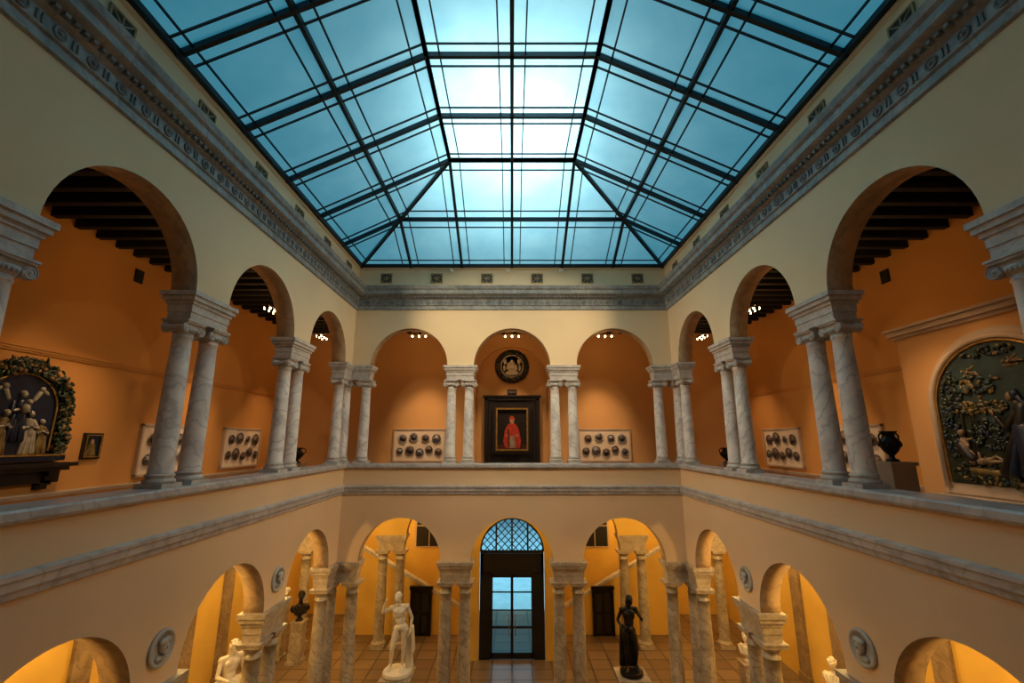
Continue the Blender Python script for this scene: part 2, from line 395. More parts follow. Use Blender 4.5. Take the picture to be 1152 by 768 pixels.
mb=MB(); mb.box(-OX,OX,OY1,OY1+.3,5.9,zc,0); mb.build('wall_back',[M_peach])
mb=MB(); mb.box(-OX,OX,OY0-.3,OY0,0,5.85,1); mb.box(-OX,OX,OY0-.3,OY0,5.85,zc,0); mb.build('wall_front',[M_peach,M_yellow])
mb=MB(); mb.box(-OX,-1.7,22.5,22.8,0,5.6); mb.box(1.7,OX,22.5,22.8,0,5.6); mb.box(-1.7,1.7,22.5,22.8,5.2,5.6); mb.build('wall_stair_hall',[M_yellow])
# trims on outer gallery walls
for sx,sd in((-1,'left'),(1,'right')):
    mb=MB()
    def tb(z0,z1,d,y0=OY0,y1=OY1):
        a,b2=sorted((sx*OX,sx*(OX-d))); mb.box(a,b2,y0,y1,z0,z1)
    tb(9.46,9.50,.03); tb(9.50,9.55,.05); tb(9.55,9.58,.07); mb.build('trim_picture_rail_'+sd,[M_orange])
    mb=MB(); tb(6.0,6.25,.03); tb(6.60,6.66,.05); tb(6.66,6.70,.09); mb.build('baseboard_'+sd,[M_boardf])
mb=MB(); mb.box(-OX+.1,OX-.1,OY1-.03,OY1,6,6.25); mb.build('baseboard_back',[M_boardf])

# centre bay: shallow arched wall panel with frame around the portrait
mb=MB(); arcade(mb,-1.75,1.75,[0],1.55,10.2,12.3,lambda u,v,z:(u,OY1-.18+v*.18,z)); 
mb.box(-1.75,-1.55,OY1-.18,OY1,6,10.2,0); mb.box(1.55,1.75,OY1-.18,OY1,6,10.2,0); mb.build('trim_arched_surround',[M_peach,M_peach])
mb=MB(); mb.box(-1.07,1.07,OY1-.12,OY1,6.0,9.45,1)
for a in((-1.17,-1.03,6,9.5),(1.03,1.17,6,9.5),(-1.17,1.17,9.42,9.55)): mb.box(a[0],a[1],OY1-.2,OY1,a[2],a[3],1)
mb.box(-1.25,1.25,OY1-.26,OY1,9.55,9.62,1); mb.build('door_surround',[M_black,M_oild])

# ------------------------------------------------------------ skylight
GZ=Z_TOP+.02; sl=1.80/3.63
gx=5.42; gy0=Y0+.04; gy1=Y1-.04; S=3.63
gl=MB(); zt=GZ+1.8
A=[(-gx,gy0,GZ),(gx,gy0,GZ),(gx,gy1,GZ),(-gx,gy1,GZ)]; B=[(-gx+S,gy0+S,zt),(gx-S,gy0+S,zt),(gx-S,gy1-S,zt),(-gx+S,gy1-S,zt)]
gl.add(A+B,[(0,1,5,4),(1,2,6,5),(2,3,7,6),(3,0,4,7),(4,5,6,7)],0)
fr=MB()
def side(sx,y,s_): return (sx*(gx-s_),y,GZ-.05+s_*sl)
def endp(x,s_,e): return (x,(gy1-s_) if e else (gy0+s_),GZ-.05+s_*sl)
W,Hh=.08,.12; w2,h2=.030,.035
def yl(y,w,h):
    sm=min(S,y-gy0,gy1-y)
    if sm>.1:
        for sx in(-1,1): fr.bar(side(sx,y,0),side(sx,y,sm),w,h)
    if gy0+S-.01<=y<=gy1-S+.01: fr.bar((-gx+S,y,zt-.05),(gx-S,y,zt-.05),w,h)
def xl(x,w,h):
    sm=min(S,gx-abs(x))
    if sm>.1:
        for e in(0,1): fr.bar(endp(x,0,e),endp(x,sm,e),w,h)
    if abs(x)<=gx-S+.01: fr.bar((x,gy0+S,zt-.05),(x,gy1-S,zt-.05),w,h)
def slv(s_,w,h):
    for sx in(-1,1): fr.bar(side(sx,gy0+s_,s_),side(sx,gy1-s_,s_),w,h)
    for e in(0,1): fr.bar(endp(-gx+s_,s_,e),endp(gx-s_,s_,e),w,h)
mod=(gy1-gy0-2*S)/4
ys=[gy1-S-mod*i for i in range(5)]+[gy1-S/2,gy0+S/2]
xs=[0,gx-S,-(gx-S),gx-S/2,-(gx-S/2)]
for y in ys: yl(y,W,Hh)
for x in xs: xl(x,W,Hh)
for s_ in(S/2,S): slv(s_,W,Hh)
slv(.05,.12,.1)
o_=.28
for y in ys:
    for d in(-o_,o_): yl(y+d,w2,h2)
for x in xs:
    for d in(-o_,o_): xl(x+d,w2,h2)
for s_ in(.28,S/2-o_,S/2+o_,S-o_): slv(s_,w2,h2)
for sx in(-1,1):
    for e in(0,1): fr.bar(side(sx,gy1 if e else gy0,0),endp(sx*(gx-S),S,e),.09,.13)
fro=fr.build('skylight',[M_metal]); gl.build('glass_panes',[M_glass],parent=fro)
# dome cameras on curb; added fill flood for the cornice
cm=MB(); cm.lathe([(.05,0),(.07,-.02),(.07,-.06),(.05,-.11),(0,-.13)],n=14); cm.box(-.03,.03,0,.12,-.04,0)
cme=cm.mesh('security_camera',[M_white])
for x in(-2.15,1.75,-.15): place('security_camera',cme,(x,Y1-.12,13.68))
fl=MB(); fl.box(-.08,.08,-.10,0,-.05,.05,0); fl.box(-.065,.065,-.105,-.10,-.04,.04,1); fl.box(-.02,.02,-.06,-.03,-.10,-.04,0); fl.box(-.07,.07,-.1,0,-.12,-.10,0)
M_floodglass=paint('added_flood_lens',(.35,.30,.22),(.3,.26,.2),4,.2); fle=fl.mesh('added_flood',[M_corn2,M_floodglass])

# ------------------------------------------------------------ gallery lamps
lm=MB(); lm.cap((0,0,0),(0,0,.50),.012,.012,0); lm.box(-.32,.32,-.02,.02,-.02,.02,0); lm.lathe([(.05,.48),(.05,.52)],n=12,m=0)
for i in(-1,0,1):
    lm.lathe([(.035,-.02),(.05,.10),(.05,.12)],c=(i*.26,0,-.1),n=12,m=0,axis='y'); lm.ell((i*.26,-.13,-.1),.042,1,10)
    lm.ell((i*.26,.02,-.1),.036,1,10); lm.cap((i*.26,0,0),(i*.26,0,-.1),.01,.01,0)
lme=lm.mesh('track_light',[M_black,M_bulb])
def spot(loc,tgt,e,col,size=110,rad=.12,blend=.9):
    l=bpy.data.lights.new('gallery_or_fill_spot','SPOT'); l.energy=e; l.color=col; l.spot_size=math.radians(size); l.spot_blend=blend; l.shadow_soft_size=rad
    o=bpy.data.objects.new('gallery_or_fill_lamp',l); bpy.context.scene.collection.objects.link(o); o.location=loc
    o.rotation_euler=(Vector(tgt)-Vector(loc)).to_track_quat('-Z','Y').to_euler(); return o
def point(loc,e,col,rad=.12):
    l=bpy.data.lights.new('glow','POINT'); l.energy=e; l.color=col; l.shadow_soft_size=rad
    o=bpy.data.objects.new('bulb_light',l); bpy.context.scene.collection.objects.link(o); o.location=loc; return o
WARM=(1,.64,.33); AMB=(1,.50,.16); WARM2=(1,.68,.38)
for sx in(-1,1):
    for y,e in((17.2,350),(13.45,500),(9.93,290)):
        place('track_light',lme,(sx*7.5,y,11.83),pi/2 if sx>0 else -pi/2)
        spot((sx*7.75,y,11.68),(sx*9.35,y,6.9),e,WARM,56,.12,1)
        point((sx*7.9,y,11.45),e*.02,AMB)
    for y,ty,e in((8.8,8.7,210),(5.0,5.0,70),(1.6,1.6,30)):  # lamps added out of sight behind the spandrels to light the near walls
        place('track_light',lme,(sx*6.35,y,11.83),pi/2 if sx>0 else -pi/2)
        spot((sx*6.6,y,11.68),(sx*9.7,ty,7.7),e,WARM,54,.12,1)
for x in(-3.65,0,3.65):
    place('track_light',lme,(x,17.0,11.83),pi)
    spot((x,17.25,11.7),(x,19.0,7.1),520,WARM2,60,.12,1)
    point((x,17.4,11.5),13,AMB)
    place('track_light',lme,(x,-1.8,11.83),0); spot((x,-2,11.7),(x,-3.7,7.6),50,WARM,95)
# fill floods added on the cornice to warm and brighten the court walls
FL=(1,.76,.46)
for sx in(-1,1):
    for y,tx,ty,tz,e in((13.0,-sx*4.5,15,8.6,360),(9.4,-sx*2.0,15,7.6,760)):
        place('added_flood',fle,(sx*(CX-.10),y,13.12),pi/2*-sx)
        spot((sx*(CX-.42),y,13.13),(tx,ty,tz),e,FL,84,.15,1)
    place('added_flood',fle,(sx*(CX-.10),8.0,13.12),pi/2*-sx); spot((sx*(CX-.42),8.0,13.13),(-sx*CX,11.3,6.2),480,FL,72,.15,1)
# ground floor ceiling lamps
pd=MB(); pd.lathe([(.16,0),(.16,-.04),(.13,-.06)],n=20,m=0); pd.lathe([(.13,-.06),(.11,-.12),(.05,-.155),(0,-.165)],n=20,m=1)
M_opal=emis('opal_lamp_glow',(1,.68,.28),9); pde=pd.mesh('ceiling_lamp',[M_black,M_opal])
YL=(1,.66,.22)
for sx in(-1,1):
    for y,e in((17.0,165),(13.05,220),(9.53,220),(6.0,120),(2.5,40)):
        place('ceiling_lamp',pde,(sx*7.7,y,5.7)); point((sx*7.7,y,5.40),e,YL,.1)
    place('ceiling_lamp',pde,(sx*3.5,17.1,5.7)); point((sx*3.5,17.1,5.40),75,YL,.1)
    place('ceiling_lamp',pde,(sx*4.6,21.0,5.6)); point((sx*4.6,21.0,5.3),95,YL,.1)
    place('ceiling_lamp',pde,(sx*7.8,21.0,5.6)); point((sx*7.8,21.0,5.3),60,YL,.1)
place('ceiling_lamp',pde,(0,16.6,5.7)); point((0,16.6,5.4),35,YL,.1)

# ------------------------------------------------------------ ground floor back: second arcade, entrance, stairs
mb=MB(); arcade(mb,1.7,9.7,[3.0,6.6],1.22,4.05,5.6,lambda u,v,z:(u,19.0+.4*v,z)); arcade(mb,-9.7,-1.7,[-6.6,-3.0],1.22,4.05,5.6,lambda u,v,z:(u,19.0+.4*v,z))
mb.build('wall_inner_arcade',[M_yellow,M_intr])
for sx in(-1,1):
    for x in(4.45,5.15): place('lower_marble_column',mt,(sx*x,19.2,0))
    mb=MB(); blockbox(mb,-.5,.5,-.2,.2,3.47,4.05); mb.build('lower_column_entablature',[M_cap2],(sx*4.8,19.2,0))
    for x in(8.2,): place('lower_marble_column',mt,(sx*x,19.2,0))
    mb=MB(); blockbox(mb,-.3,.3,-.2,.2,3.47,4.05); mb.build('lower_column_entablature',[M_cap2],(sx*8.2,19.2,0))
mb=MB(); arcade(mb,-1.7,1.7,[0],1.22,3.62,5.7,lambda u,v,z:(u,18.1+.25*v,z))
mb.box(-1.7,-1.22,18.1,18.35,0,3.62,0); mb.box(1.22,1.7,18.1,18.35,0,3.62,0)
mb.box(-1.7,-1.55,18.35,22.5,0,5.6,0); mb.box(1.55,1.7,18.35,22.5,0,5.6,0); mb.build('wall_entrance',[M_yellow,M_intr])
# door
mb=MB(); y=18.2
mb.box(-1.2,-1.1,y,y+.12,0,3.55,0); mb.box(1.1,1.2,y,y+.12,0,3.55,0); mb.box(-1.2,1.2,y,y+.12,2.85,3.55,0)
mb.box(-1.1,-.80,y,y+.1,0,2.9,0); mb.box(.80,1.1,y,y+.1,0,2.9,0)
for s_ in(-1,1):
    a,b2=sorted((s_*.8,s_*.72)); mb.box(a,b2,y,y+.06,.02,2.85,0); a,b2=sorted((0,s_*.05)); mb.box(a,b2,y,y+.06,.02,2.85,0)
mb.box(-.8,.8,y,y+.06,.02,.22,0); mb.box(-.8,.8,y,y+.06,2.72,2.85,0); mb.box(-.8,.8,y-.03,y+.06,1.02,1.10,0); mb.box(-.8,.8,y,y+.05,2.2,2.24,0); mb.box(-.8,.8,y,y+.05,1.6,1.63,0)
for s_ in(-1,1): mb.cap((s_*.12,y-.06,.8),(s_*.12,y-.06,1.5),.015,.015,2)
mb.box(-.78,.78,y+.02,y+.03,.1,2.8,1)
mb.build('door_1',[M_black,M_clear,M_gold])
# fanlight
mb=MB(); N=24
arc=[(1.2*math.cos(pi*i/N),3.62+1.2*math.sin(pi*i/N)) for i in range(N+1)]
mb.tube([(a,y+.05,b2) for a,b2 in arc],.045,0,6); mb.box(-1.2,1.2,y,y+.1,3.57,3.66,0)
def inside(a,b2): return a*a+(b2-3.62)**2<1.2**2 and b2>3.62
for k in range(-9,10):
    for sg in(-1,1):
        pts=[(k*.27+sg*t*.03,3.62+t*.03) for t in range(0,45)]
        pts=[p for p in pts if inside(*p)]
        if len(pts)>2: mb.bar((pts[0][0],y+.05,pts[0][1]),(pts[-1][0],y+.05,pts[-1][1]),.034,.03,0)
for x in(-.6,0,.6): mb.box(x-.03,x+.03,y,y+.09,3.62,3.62+math.sqrt(1.44-x*x),0)
mb.prism(arc,y+.06,y+.065,1); mb.build('window_1',[M_black,M_clear])
# outside
mb=MB(); mb.box(-30,30,22.8,60,-.25,-.02,0); mb.build('street_pavement',[M_street])
mb=MB(); mb.box(-25,25,56,58,-.02,9,0)
for i in range(-8,9):
    mb.box(i*3-.6,i*3+.6,55.9,56,.9,3.2,1); mb.box(i*3-.75,i*3+.75,55.85,56,3.2,3.35,0); mb.box(i*3-.6,i*3+.6,55.9,56,4.3,6.2,1)
mb.box(-25,25,55.7,56,8.7,9.1,0); mb.build('street_building',[M_facade,M_blue])
# stairs
for sx in(-1,1):
    mb=MB()
    for i in range(15):
        a,b2=sorted((sx*(2.3+.29*i),sx*6.7)); mb.box(a,b2,20.5,22.4,.16*i,.16*(i+1),0)
    mb.prism([(sx*2.2,0),(sx*6.7,0),(sx*6.7,3.3),(sx*6.4,3.3),(sx*2.2,1.0)],20.3,20.5,1)
    mb.bar((sx*2.1,20.4,1.0),(sx*6.45,20.4,3.38),.3,.1,2)
    mb.build('staircase',[M_marble2,M_yellow,M_rail])
    mb=MB(); w=[(.6*math.cos(pi*i/14),.6*math.sin(pi*i/14)+.9) for i in range(15)]+[(-.6,0),(.6,0)]
    mb.prism([(a*1.15,b2*1.08-.06) for a,b2 in w],-.03,0,1); mb.prism(w,-.05,-.01,0)
    mb.box(-.02,.02,-.07,-.03,0,1.45,1); mb.box(-.6,.6,-.07,-.03,.88,.92,1); mb.build('window_2',[M_black,M_boardf],(sx*3.9,22.49,2.9))
    # low bronze door under the stair flight
    mb=MB(); mb.box(-.36,.36,-.1,0,0,1.72,0)
    for a in(-.17,.17):
        for k in range(2): mb.box(a-.13,a+.13,-.13,-.1,.12+.78*k,.78+.78*k,1)
    mb.box(-.44,-.36,-.14,0,0,1.8,0); mb.box(.36,.44,-.14,0,0,1.8,0); mb.box(-.48,.48,-.16,0,1.72,1.84,0)
    mb.build('door_2',[M_bronze,M_black],(sx*3.75,20.29,0))
# ground-floor pilasters on outer walls
pil=MB(); pil.box(-.3,.3,-.12,0,0,.25); pil.box(-.25,.25,-.09,0,.25,3.5); pil.box(-.29,.29,-.12,0,3.5,3.6); pil.box(-.33,.33,-.16,0,3.6,3.72); pil.box(-.25,.25,-.09,0,3.72,5.3); pil.box(-.32,.32,-.14,0,5.3,5.45)
pm=pil.mesh('pilaster',[M_pil])
for p in[16.6]+SP+[14.8]:
    place('pilaster',pm,(-OX,p,0),pi/2); place('pilaster',pm,(OX,p,0),-pi/2)

# ------------------------------------------------------------ figures
def hand(mb,w,d,side,r=1.0):
    w=Vector(w); d=Vector(d).normalized(); sd=Vector(side); sd=(sd-d*sd.dot(d)).normalized(); nr=d.cross(sd)
    pe=w+d*.085*r
    for k in(-1,-.33,.33,1): mb.cap(w+sd*k*.012,pe+sd*k*.028*r,.016*r,.014*r)
    for k,L in((-1,.055),(-.33,.072),(.33,.078),(1,.07)):
        a=pe+sd*k*.030*r; b2=a+(d*.85+nr*.3+sd*k*.08)*L*.55*r; c=b2+(d*.6+nr*.75)*L*.5*r
        mb.cap(a,b2,.0105*r,.0095*r,n=8); mb.cap(b2,c,.0095*r,.008*r,n=8)
    a=w+d*.03+sd*.03*r; b2=a+(d*.6+sd*.8)*.045*r; mb.cap(a,b2,.013*r,.011*r,n=8); mb.cap(b2,b2+d*.035*r+nr*.01,.011*r,.009*r,n=8)
def head(mb,c,tilt=0,yaw=0,k=1.0,beard=False,longhair=False):
    Rm=Matrix.Rotation(yaw,3,'Z')@Matrix.Rotation(tilt,3,'Y'); c=Vector(c)
    def E(p,r): mb.ell(c+Rm@(Vector(p)*k),tuple(q*k for q in r),0,12,Rm)
    E((0,0,.02),(.078,.095,.095)); E((0,-.025,-.045),(.058,.068,.065)); E((0,-.06,-.085),(.028,.025,.022))
    mb.cap(c+Rm@(Vector((0,-.093,.03))*k),c+Rm@(Vector((0,-.112,-.015))*k),.010*k,.016*k,n=8)
    for s_ in(-1,1):
        E((s_*.03,-.085,.035),(.022,.012,.008)); E((s_*.03,-.085,.015),(.013,.012,.009)); E((s_*.078,.005,0),(.01,.02,.03)); E((s_*.04,-.06,-.02),(.02,.025,.022))
    E((0,-.093,-.045),(.024,.012,.006)); E((0,-.09,-.058),(.02,.012,.007))
    rr=random.Random(3)
    for i in range(46):
        a=rr.uniform(0,2*pi); t=rr.uniform(.05,1.35)
        p=Vector((math.sin(a)*math.cos(t)*.082,.012+math.cos(a)*math.cos(t)*.098,.03+math.sin(t)*.098))
        if p.y<-.045 and p.z<.075: continue
        E(p,(.02,.02,.018))
    if longhair:
        for s_ in(-1,1): mb.cap(c+Rm@Vector((s_*.07,.04,0)),c+Rm@Vector((s_*.06,.06,-.15)),.035,.02)
    if beard: E((0,-.07,-.11),(.045,.04,.06))
def body(mb,J,**kw):
    V={k:Vector(v) for k,v in J.items() if hasattr(v,'__len__')}
    p,c,n,h=V['pelvis'],V['chest'],V['neck'],V['head']; w=(p+c)/2
    mb.ell(p,(.165,.12,.12)); mb.ell(p+Vector((0,.04,-.03)),(.15,.11,.11)); mb.ell(w,(.135,.10,.16)); mb.ell(c,(.17,.115,.17)); mb.ell(c+Vector((0,.0,.08)),(.165,.10,.09))
    for s_ in(-1,1): mb.ell(c+Vector((s_*.075,-.075,.05)),(.075,.045,.06))
    mb.cap(c+Vector((0,.01,.12)),h+Vector((0,.02,-.05)),.06,.055)
    for s_,q in(('l',-1),('r',1)):
        sh,el,wr=V['sh_'+s_],V['el_'+s_],V['wr_'+s_]
        mb.cap(n,sh,.055,.06); mb.ell(sh,(.072,.07,.075)); mb.cap(c+Vector((q*.08,.02,.05)),sh,.08,.06)
        mb.cap(sh,el,.056,.042); mb.cap(sh.lerp(el,.35),sh.lerp(el,.7),.054,.045); mb.cap(el,wr,.041,.027); mb.cap(el.lerp(wr,.12),el.lerp(wr,.4),.046,.036)
        hand(mb,wr,wr-el,(0,-1,.2) if abs((wr-el).normalized().y)<.8 else (q,0,0))
        hp,kn,an=V['hip_'+s_],V['kn_'+s_],V['an_'+s_]
        mb.ell(hp,(.10,.10,.11)); mb.cap(hp,kn,.095,.058); mb.cap(hp.lerp(kn,.2),hp.lerp(kn,.55),.098,.08); mb.ell(kn,(.056,.06,.06))
        mb.cap(kn,an,.054,.036); mb.cap(kn.lerp(an,.18)+Vector((0,.018,0)),kn.lerp(an,.5)+Vector((0,.01,0)),.058,.046)
        ft=V.get('toe_'+s_,an+Vector((q*.05,-.17,-.05)))
        mb.ell(an+Vector((0,.03,-.04)),(.036,.045,.04)); mb.cap(an,ft,.038,.022)
        d=(ft-an); sd=Vector((1,0,0))
        for k in range(5): mb.cap(an.lerp(ft,.55)+sd*(k-2)*.014,ft+sd*(k-2)*.017+Vector((0,-.02+abs(k-1)*.006,-.004)),.02,.014,n=8)
    head(mb,h,**kw)
def stat_plinth(name,mat,loc,w=.75,h=.98):
    mb=MB(); mb.box(-w/2-.08,w/2+.08,-w/2-.08,w/2+.08,0,.12); mb.box(-w/2,w/2,-w/2,w/2,.12,h-.14); mb.box(-w/2-.04,w/2+.04,-w/2-.04,w/2+.04,h-.14,h-.08); mb.box(-w/2-.08,w/2+.08,-w/2-.08,w/2+.08,h-.08,h)
    return mb.build(name,[mat],loc)
J1=dict(pelvis=(.05,0,1.0),chest=(-.02,.0,1.33),neck=(-.03,.01,1.50),head=(-.06,-.03,1.70),
 sh_l=(-.22,.0,1.45),el_l=(-.44,-.05,1.36),wr_l=(-.38,-.12,1.60),sh_r=(.17,.02,1.48),el_r=(.30,.06,1.20),wr_r=(.29,-.06,.96),
 hip_l=(-.06,0,.95),kn_l=(-.14,-.12,.54),an_l=(-.20,.04,.13),toe_l=(-.26,-.12,.05),hip_r=(.14,0,.95),kn_r=(.13,-.02,.52),an_r=(.10,.03,.10),toe_r=(.14,-.13,.04))
mb=MB(); body(mb,J1,yaw=-.4,tilt=-.12)
mb.cap((.27,.16,.03),(.22,.12,.72),.11,.07); mb.cap((.22,.12,.55),(.30,.0,.86),.05,.04)
mb.lathe([(0,-.08),(.36,-.08),(.38,-.04),(.36,.025),(0,.03)],n=20)
for i in range(7): mb.cap((.32+.02*math.sin(i),-.02+.03*i,.98),(.35+.03*math.cos(i*2),.0+.035*i,.40),.03,.022)
o=mb.build('marble_statue',[M_white],(-3.4,15.0,1.074),0,None,1.16); remesh(o,.011)
stat_plinth('statue_plinth',M_marble2,(-3.4,15.0,0))
J2=dict(pelvis=(-.02,0,1.0),chest=(.0,.0,1.33),neck=(.0,.01,1.50),head=(.03,-.03,1.70),
 sh_l=(-.19,.0,1.46),el_l=(-.30,.05,1.20),wr_l=(-.22,-.14,1.04),sh_r=(.19,.0,1.47),el_r=(.33,-.06,1.24),wr_r=(.20,-.2,1.42),
 hip_l=(-.11,0,.95),kn_l=(-.12,-.03,.52),an_l=(-.10,.04,.10),toe_l=(-.14,-.12,.04),hip_r=(.07,0,.95),kn_r=(.14,-.12,.54),an_r=(.15,.06,.13),toe_r=(.20,-.10,.05))
mb=MB(); body(mb,J2,yaw=.4,tilt=.1,longhair=True)
mb.lathe([(0,-.08),(.30,-.08),(.31,-.04),(.30,.025),(0,.03)],n=20)
for i in range(8): mb.cap((-.2+.05*i,.10,1.05-.02*i),(-.24+.055*i,.13,.1),.045,.05)
o=mb.build('bronze_statue',[M_bronze],(3.55,15.0,1.071),0,None,1.12); remesh(o,.011)
stat_plinth('statue_plinth',M_marble2,(3.55,15.0,0))
# seated marble figure (left aisle)
J3=dict(pelvis=(0,.05,.55),chest=(0,.0,.90),neck=(0,.0,1.07),head=(.02,-.06,1.26),
 sh_l=(-.19,.0,1.03),el_l=(-.27,-.08,.76),wr_l=(-.12,-.28,.70),sh_r=(.19,.0,1.03),el_r=(.26,-.05,.76),wr_r=(.14,-.30,.66),
 hip_l=(-.10,0,.50),kn_l=(-.15,-.42,.55),an_l=(-.14,-.38,.12),hip_r=(.10,0,.50),kn_r=(.16,-.42,.52),an_r=(.12,-.30,.12))
mb=MB(); body(mb,J3,yaw=.3,longhair=True); mb.box(-.28,.28,-.12,.32,-.02,.46); mb.box(-.34,.34,-.6,.36,-.04,.06)
for i in range(9): mb.cap((-.24+.06*i,-.40+.02*(i%3),.50),(-.26+.065*i,-.36-.03*(i%2),.08),.045,.055)
for i in range(6): mb.cap((-.22+.09*i,.02,.6),(-.2+.08*i,-.42,.56),.06,.05)
o=mb.build('seated_marble_figure',[M_white],(-7.2,12.9,1.07),.9,None,1.2); remesh(o,.012)
stat_plinth('statue_plinth',M_marble2,(-7.2,12.9,0),.95,1.02)
# busts
def bust(name,mat,loc,rz,k=1.0,beard=False):
    mb=MB(); head(mb,(0,-.02,.50),beard=beard); mb.cap((0,.02,.28),(0,0,.44),.06,.052); mb.ell((0,.02,.2),(.22,.12,.12)); mb.ell((-.17,.02,.2),(.08,.09,.1)); mb.ell((.17,.02,.2),(.08,.09,.1))
    mb.ell((0,0,.1),(.14,.09,.1)); mb.lathe([(0,-.1),(.1,-.1),(.1,-.07),(.05,-.03),(.05,.02),(.08,.06),(0,.06)],n=16)
    for i in range(6): mb.cap((-.2+.07*i,-.08,.27),(-.12+.05*i,-.1,.1),.02,.03)
    o=mb.build(name,[mat],(loc[0],loc[1],loc[2]+.1*k),rz,None,k); remesh(o,.01); return o
def pedestal(loc,h,w=.42,mat=M_ped):
    mb=MB(); mb.box(-w/2-.04,w/2+.04,-w/2-.04,w/2+.04,0,.1); mb.box(-w/2,w/2,-w/2,w/2,.1,h-.06); mb.box(-w/2-.03,w/2+.03,-w/2-.03,w/2+.03,h-.06,h); return mb.build('pedestal',[mat],loc)
for (x,y,h,mt_,rz,k) in((8.4,13.2,1.35,M_white,-.9,1.15),(-7.75,18.0,1.35,M_bronze,.5,1.35),(-8.6,18.3,1.9,M_white,.5,1.1),(-7.0,11.3,1.35,M_white,1.2,1.1),(7.0,14.9,1.35,M_white,-1.0,1.1),(-8.9,9.0,1.35,M_white,1.3,1.1),(8.9,9.4,1.35,M_white,-1.3,1.1)):
    pedestal((x,y,0),h,.42,M_marble2); bust('marble_bust' if mt_ is M_white else 'bronze_bust',mt_,(x,y,h),rz,k)

# spandrel medallions
md=MB(); md.lathe([(.27,0),(.27,.035),(.25,.05),(.22,.05),(.21,.02),(0,.02)],n=28,axis='y',m=0)
md.ell((0,-.05,.03),(.085,.06,.11)); md.ell((0,-.10,.02),(.018,.03,.03)); md.ell((0,-.08,-.06),(.05,.03,.04)); md.ell((0,-.03,-.13),(.13,.04,.06)); md.ell((-.03,-.06,.1),(.08,.05,.05)); md.ell((.04,-.06,.1),(.07,.05,.05))
mm=md.mesh('relief_medallion',[M_plaster])
for p in SP:
    place('relief_medallion',mm,(-CX,p,4.6),pi/2); place('relief_medallion',mm,(CX,p,4.6),-pi/2)

# ------------------------------------------------------------ art
def plates(loc,rz,seed=0):
    rr=random.Random(seed); mb=MB(); w,h=2.15,1.3
    mb.box(-w/2,w/2,-.06,0,-h/2,h/2,0)
    for a in((-w/2-.03,w/2+.03,h/2-.03,h/2+.03),(-w/2-.03,w/2+.03,-h/2-.03,-h/2+.03)): mb.box(a[0],a[1],-.09,0,a[2],a[3],1)
    for s_ in(-1,1): mb.box(s_*w/2-.03,s_*w/2+.03,-.09,0,-h/2,h/2,1)
    P=[(-.70,.27,.17),(-.24,.32,.20),(.26,.28,.15),(.72,.27,.19),(-.80,-.25,.15),(-.38,-.22,.19),(.04,-.30,.15),(.42,-.18,.17),(.82,-.28,.16)]
    for x,z,r in P:
        r*=rr.uniform(.88,1.12); a,b2=rr.choice([(2,3),(2,4),(3,2),(4,2)])
        mb.lathe([(r*.5,.06),(r,.10),(r,.112),(r*.72,.092)],c=(x,0,z),n=24,m=a,axis='y')
        mb.lathe([(r*.72,.093),(r*.55,.082),(r*.3,.082)],c=(x,0,z),n=24,m=b2,axis='y'); mb.lathe([(r*.42,.084),(r*.3,.09),(0,.092)],c=(x,0,z),n=20,m=rr.choice([3,4,2]),axis='y')
    mb.build('majolica_plate_display',[M_board,M_boardf,M_pl1,M_pl2,M_pl3],loc,rz)
for i,x in enumerate((-3.9,3.9)): plates((x,OY1-.005,7.55),0,i)
for sx in(-1,1):
    for i,y in enumerate((16.3,12.9)): plates((sx*(OX-.005),y,7.5),-sx*pi/2,5+i+sx)
def wreath(mb,pts,r,n,mg=0,mf=1,seed=1):
    rr=random.Random(seed); k=len(pts)
    for i in range(n):
        t=rr.uniform(0,k-1.001); a=int(t); p=Vector(pts[a]).lerp(Vector(pts[a+1]),t-a)
        q=p+Vector((rr.uniform(-r,r),-rr.uniform(0,r*.8),rr.uniform(-r,r)))
        if rr.random()<.22: mb.ell(q,rr.uniform(.28,.4)*r,mf,8)
        else: mb.ell(q,(r*.55,r*.16,r*.22),mg,8,Matrix.Rotation(rr.uniform(0,pi),3,'Y')@Matrix.Rotation(rr.uniform(-.5,.5),3,'Z'))
def rfig(mb,x,z,h,m,lean=0,dm=None,hm=None,y=-.07):
    d=dm if dm is not None else m; hm=hm if hm is not None else m
    mb.ell((x+lean*h*.5,y-.05,z+h*.90),(h*.055,h*.06,h*.07),m,12); mb.ell((x+lean*h*.5,y-.05-h*.055,z+h*.89),(h*.012,h*.02,h*.018),m,8)
    mb.ell((x+lean*h*.5,y-.03,z+h*.93),(h*.062,h*.06,h*.06),hm,10)
    mb.cap((x+lean*h*.45,y,z+h*.8),(x+lean*h*.5,y-.02,z+h*.87),h*.035,h*.03,m)
    mb.cap((x,y,z+h*.45),(x+lean*h*.45,y,z+h*.75),h*.10,h*.085,d)
    for k in range(5): mb.cap((x+(k-2)*h*.045,y-.03,z+h*.5),(x+(k-2)*h*.07,y-.03-.014*(k%2),z+h*.03),h*.038,h*.042,d,8)
    for s_ in(-1,1):
        e=(x+s_*h*.16+lean*h*.2,y-.05,z+h*.58); mb.cap((x+s_*h*.12+lean*h*.45,y,z+h*.75),e,h*.045,h*.038,d,8); mb.cap(e,(x+s_*h*.03+lean*h*.5,y-.09,z+h*.62),h*.033,h*.022,m,8); mb.ell((x+s_*h*.02+lean*h*.5,y-.1,z+h*.64),(h*.03,h*.02,h*.035),m,8)
